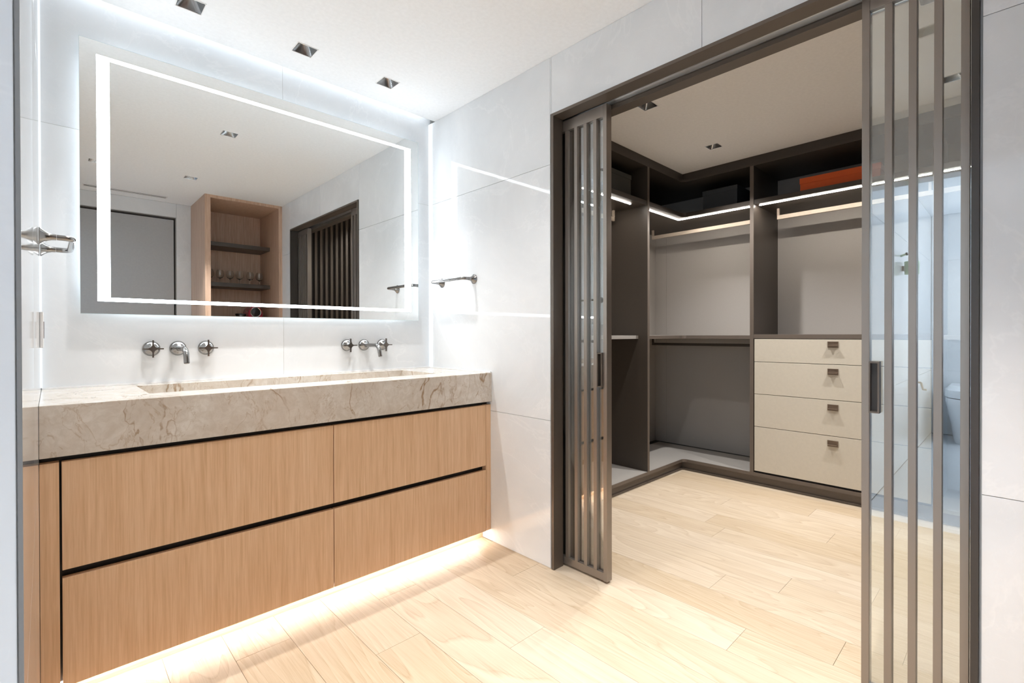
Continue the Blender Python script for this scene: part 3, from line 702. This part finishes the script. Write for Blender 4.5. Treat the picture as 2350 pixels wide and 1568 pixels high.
pr = [(-.066, .0), (.066, .0), (.066, .220)] + [(.066*math.cos(math.radians(a)), .220+.080*math.sin(math.radians(a))) for a in range(10, 180, 10)] + [(-.066, .220)]
b = bmesh.new(); bm_ring_loft(b, [[(x0+p, -.47, z0+q_) for p, q_ in pr], [(x0+p, -.66, z0+q_) for p, q_ in pr]]); obj('body', b, 'red', t, True)
b = bmesh.new(); bm_lathe(b, (x0, -.4695, z0+.235), (0, 1, 0), [(0, .054), (.012, .053), (.016, .048), (.014, .044)], 36, False, False); obj('dial_ring', b, 'chrome', t, True)
b = bmesh.new(); bm_lathe(b, (x0, -.4695, z0+.235), (0, 1, 0), [(0, .0435), (.014, .043), (.018, .037)], 36); obj('dial', b, 'black_gloss', t, True)
box('front_panel', x0-.05, x0+.05, -.4695, -.45, z0+.10, z0+.170, 'black_gloss', t); box('drip_tray', x0-.05, x0+.05, -.4695, -.36, z0+.0005, z0+.022, 'black_gloss', t)
t = thing('canister', (1.40, -.50, 1.0985), 'short dark canister with a rim beside the coffee machine', 'canister')
b = bmesh.new(); bm_lathe(b, (1.40, -.50, 1.0985), (0, 0, 1), [(0, .042), (.195, .046), (.205, .046)], 28); obj('body', b, 'gunmetal', t, True)
b = bmesh.new(); bm_lathe(b, (1.40, -.50, 1.3037), (0, 0, 1), [(0, .050), (.010, .050), (.012, .046)], 28); obj('rim', b, 'black_gloss', t, True)
# ceiling grille, seen in the mirror
t = thing('air_grille', (.50, -.565, ZC), 'slim white linear air grille in the ceiling by the grey door', 'air grille')
b = bmesh.new()
for a in ((.20, .80, -.600, -.590), (.20, .80, -.540, -.530), (.20, .21, -.590, -.540), (.79, .80, -.590, -.540)): bm_box(b, a[0], a[1], a[2], a[3], ZC-.004, ZC-.0004)
obj('frame', b, 'white', t); box('dark_slot', .2102, .7898, -.5898, -.5402, ZC-.0012, ZC-.0005, 'black', t)
for y in (-.565,): box('slat', .2102, .7898, y-.004, y+.004, ZC-.0035, ZC-.0014, 'white', t)

# ================================================================== WET ROOM (seen as a reflection in the door glass)
t = thing('toilet', (-3.14, .335, -.004), 'white skirted toilet with closed lid against the far wet room wall', 'toilet')
def dee(x0, x1, hw, z, n=20, yc=.335):
    p = [(x0, yc-hw, z)]; L = x1-x0
    for i in range(n+1):
        a = -math.pi/2 + math.pi*i/n; p.append((x1-L*.55+L*.55*max(0, math.cos(a))**.8, yc+hw*math.sin(a), z))
    p.append((x0, yc+hw, z)); return p
b = bmesh.new(); bm_ring_loft(b, [dee(-3.48, -2.92, .125, -.0035), dee(-3.48, -2.91, .13, .03), dee(-3.48, -2.86, .15, .20), dee(-3.48, -2.81, .180, .36), dee(-3.48, -2.79, .190, .43), dee(-3.48, -2.80, .186, .455)])
obj('bowl', b, 'ceramic', t, True)
b = bmesh.new(); bm_ring_loft(b, [dee(-3.48, -2.79, .190, .463), dee(-3.48, -2.785, .194, .475), dee(-3.48, -2.80, .190, .535), dee(-3.48, -2.85, .160, .565)]); obj('lid', b, 'ceramic', t, True)
t = thing('paper_holder', (-2.29, YE, .60), 'small champagne toilet paper holder low on the wet room side wall', 'paper holder')
b = bmesh.new(); bm_lathe(b, (-2.29, YE-.0005, .645), (0, -1, 0), [(0, .022), (.006, .021), (.01, .010), (.045, .009)], 20); obj('flange', b, 'rail', t, True)
b = bmesh.new(); bm_tube(b, [(-2.29, YE-.0458, .645), (-2.29, YE-.052, .610), (-2.29, YE-.060, .580), (-2.29, YE-.085, .580)], .009); obj('arm', b, 'rail', t, True)
t = thing('wall_cup', (-1.574, YE-.062, 1.588), 'sage green cup held on the wet room side wall', 'cup')
b = bmesh.new(); bm_lathe(b, (-1.574, YE-.062, 1.588), (0, 0, 1), [(0, .046), (.003, .048), (.105, .050), (.107, .047), (.008, .044)], 28, True, True); obj('cup_body', b, 'green', t, True)
box('cup_holder', -1.600, -1.548, YE-.0115, YE-.0005, 1.62, 1.66, 'gunmetal', t)
t = thing('robe_hook', (-1.49, YE, 1.73), 'dark-tipped robe hook above the sage green cup', 'hook')
b = bmesh.new(); bm_tube(b, [(-1.49, YE-.0005, 1.735), (-1.485, YE-.035, 1.747)], .008); obj('peg', b, 'green', t, True)
b = bmesh.new(); bm_lathe(b, (-1.4849, YE-.0352, 1.7471), (.1, -1, .3), [(0, .013), (.010, .013), (.012, .010)], 18); obj('peg_tip', b, 'black_gloss', t, True)
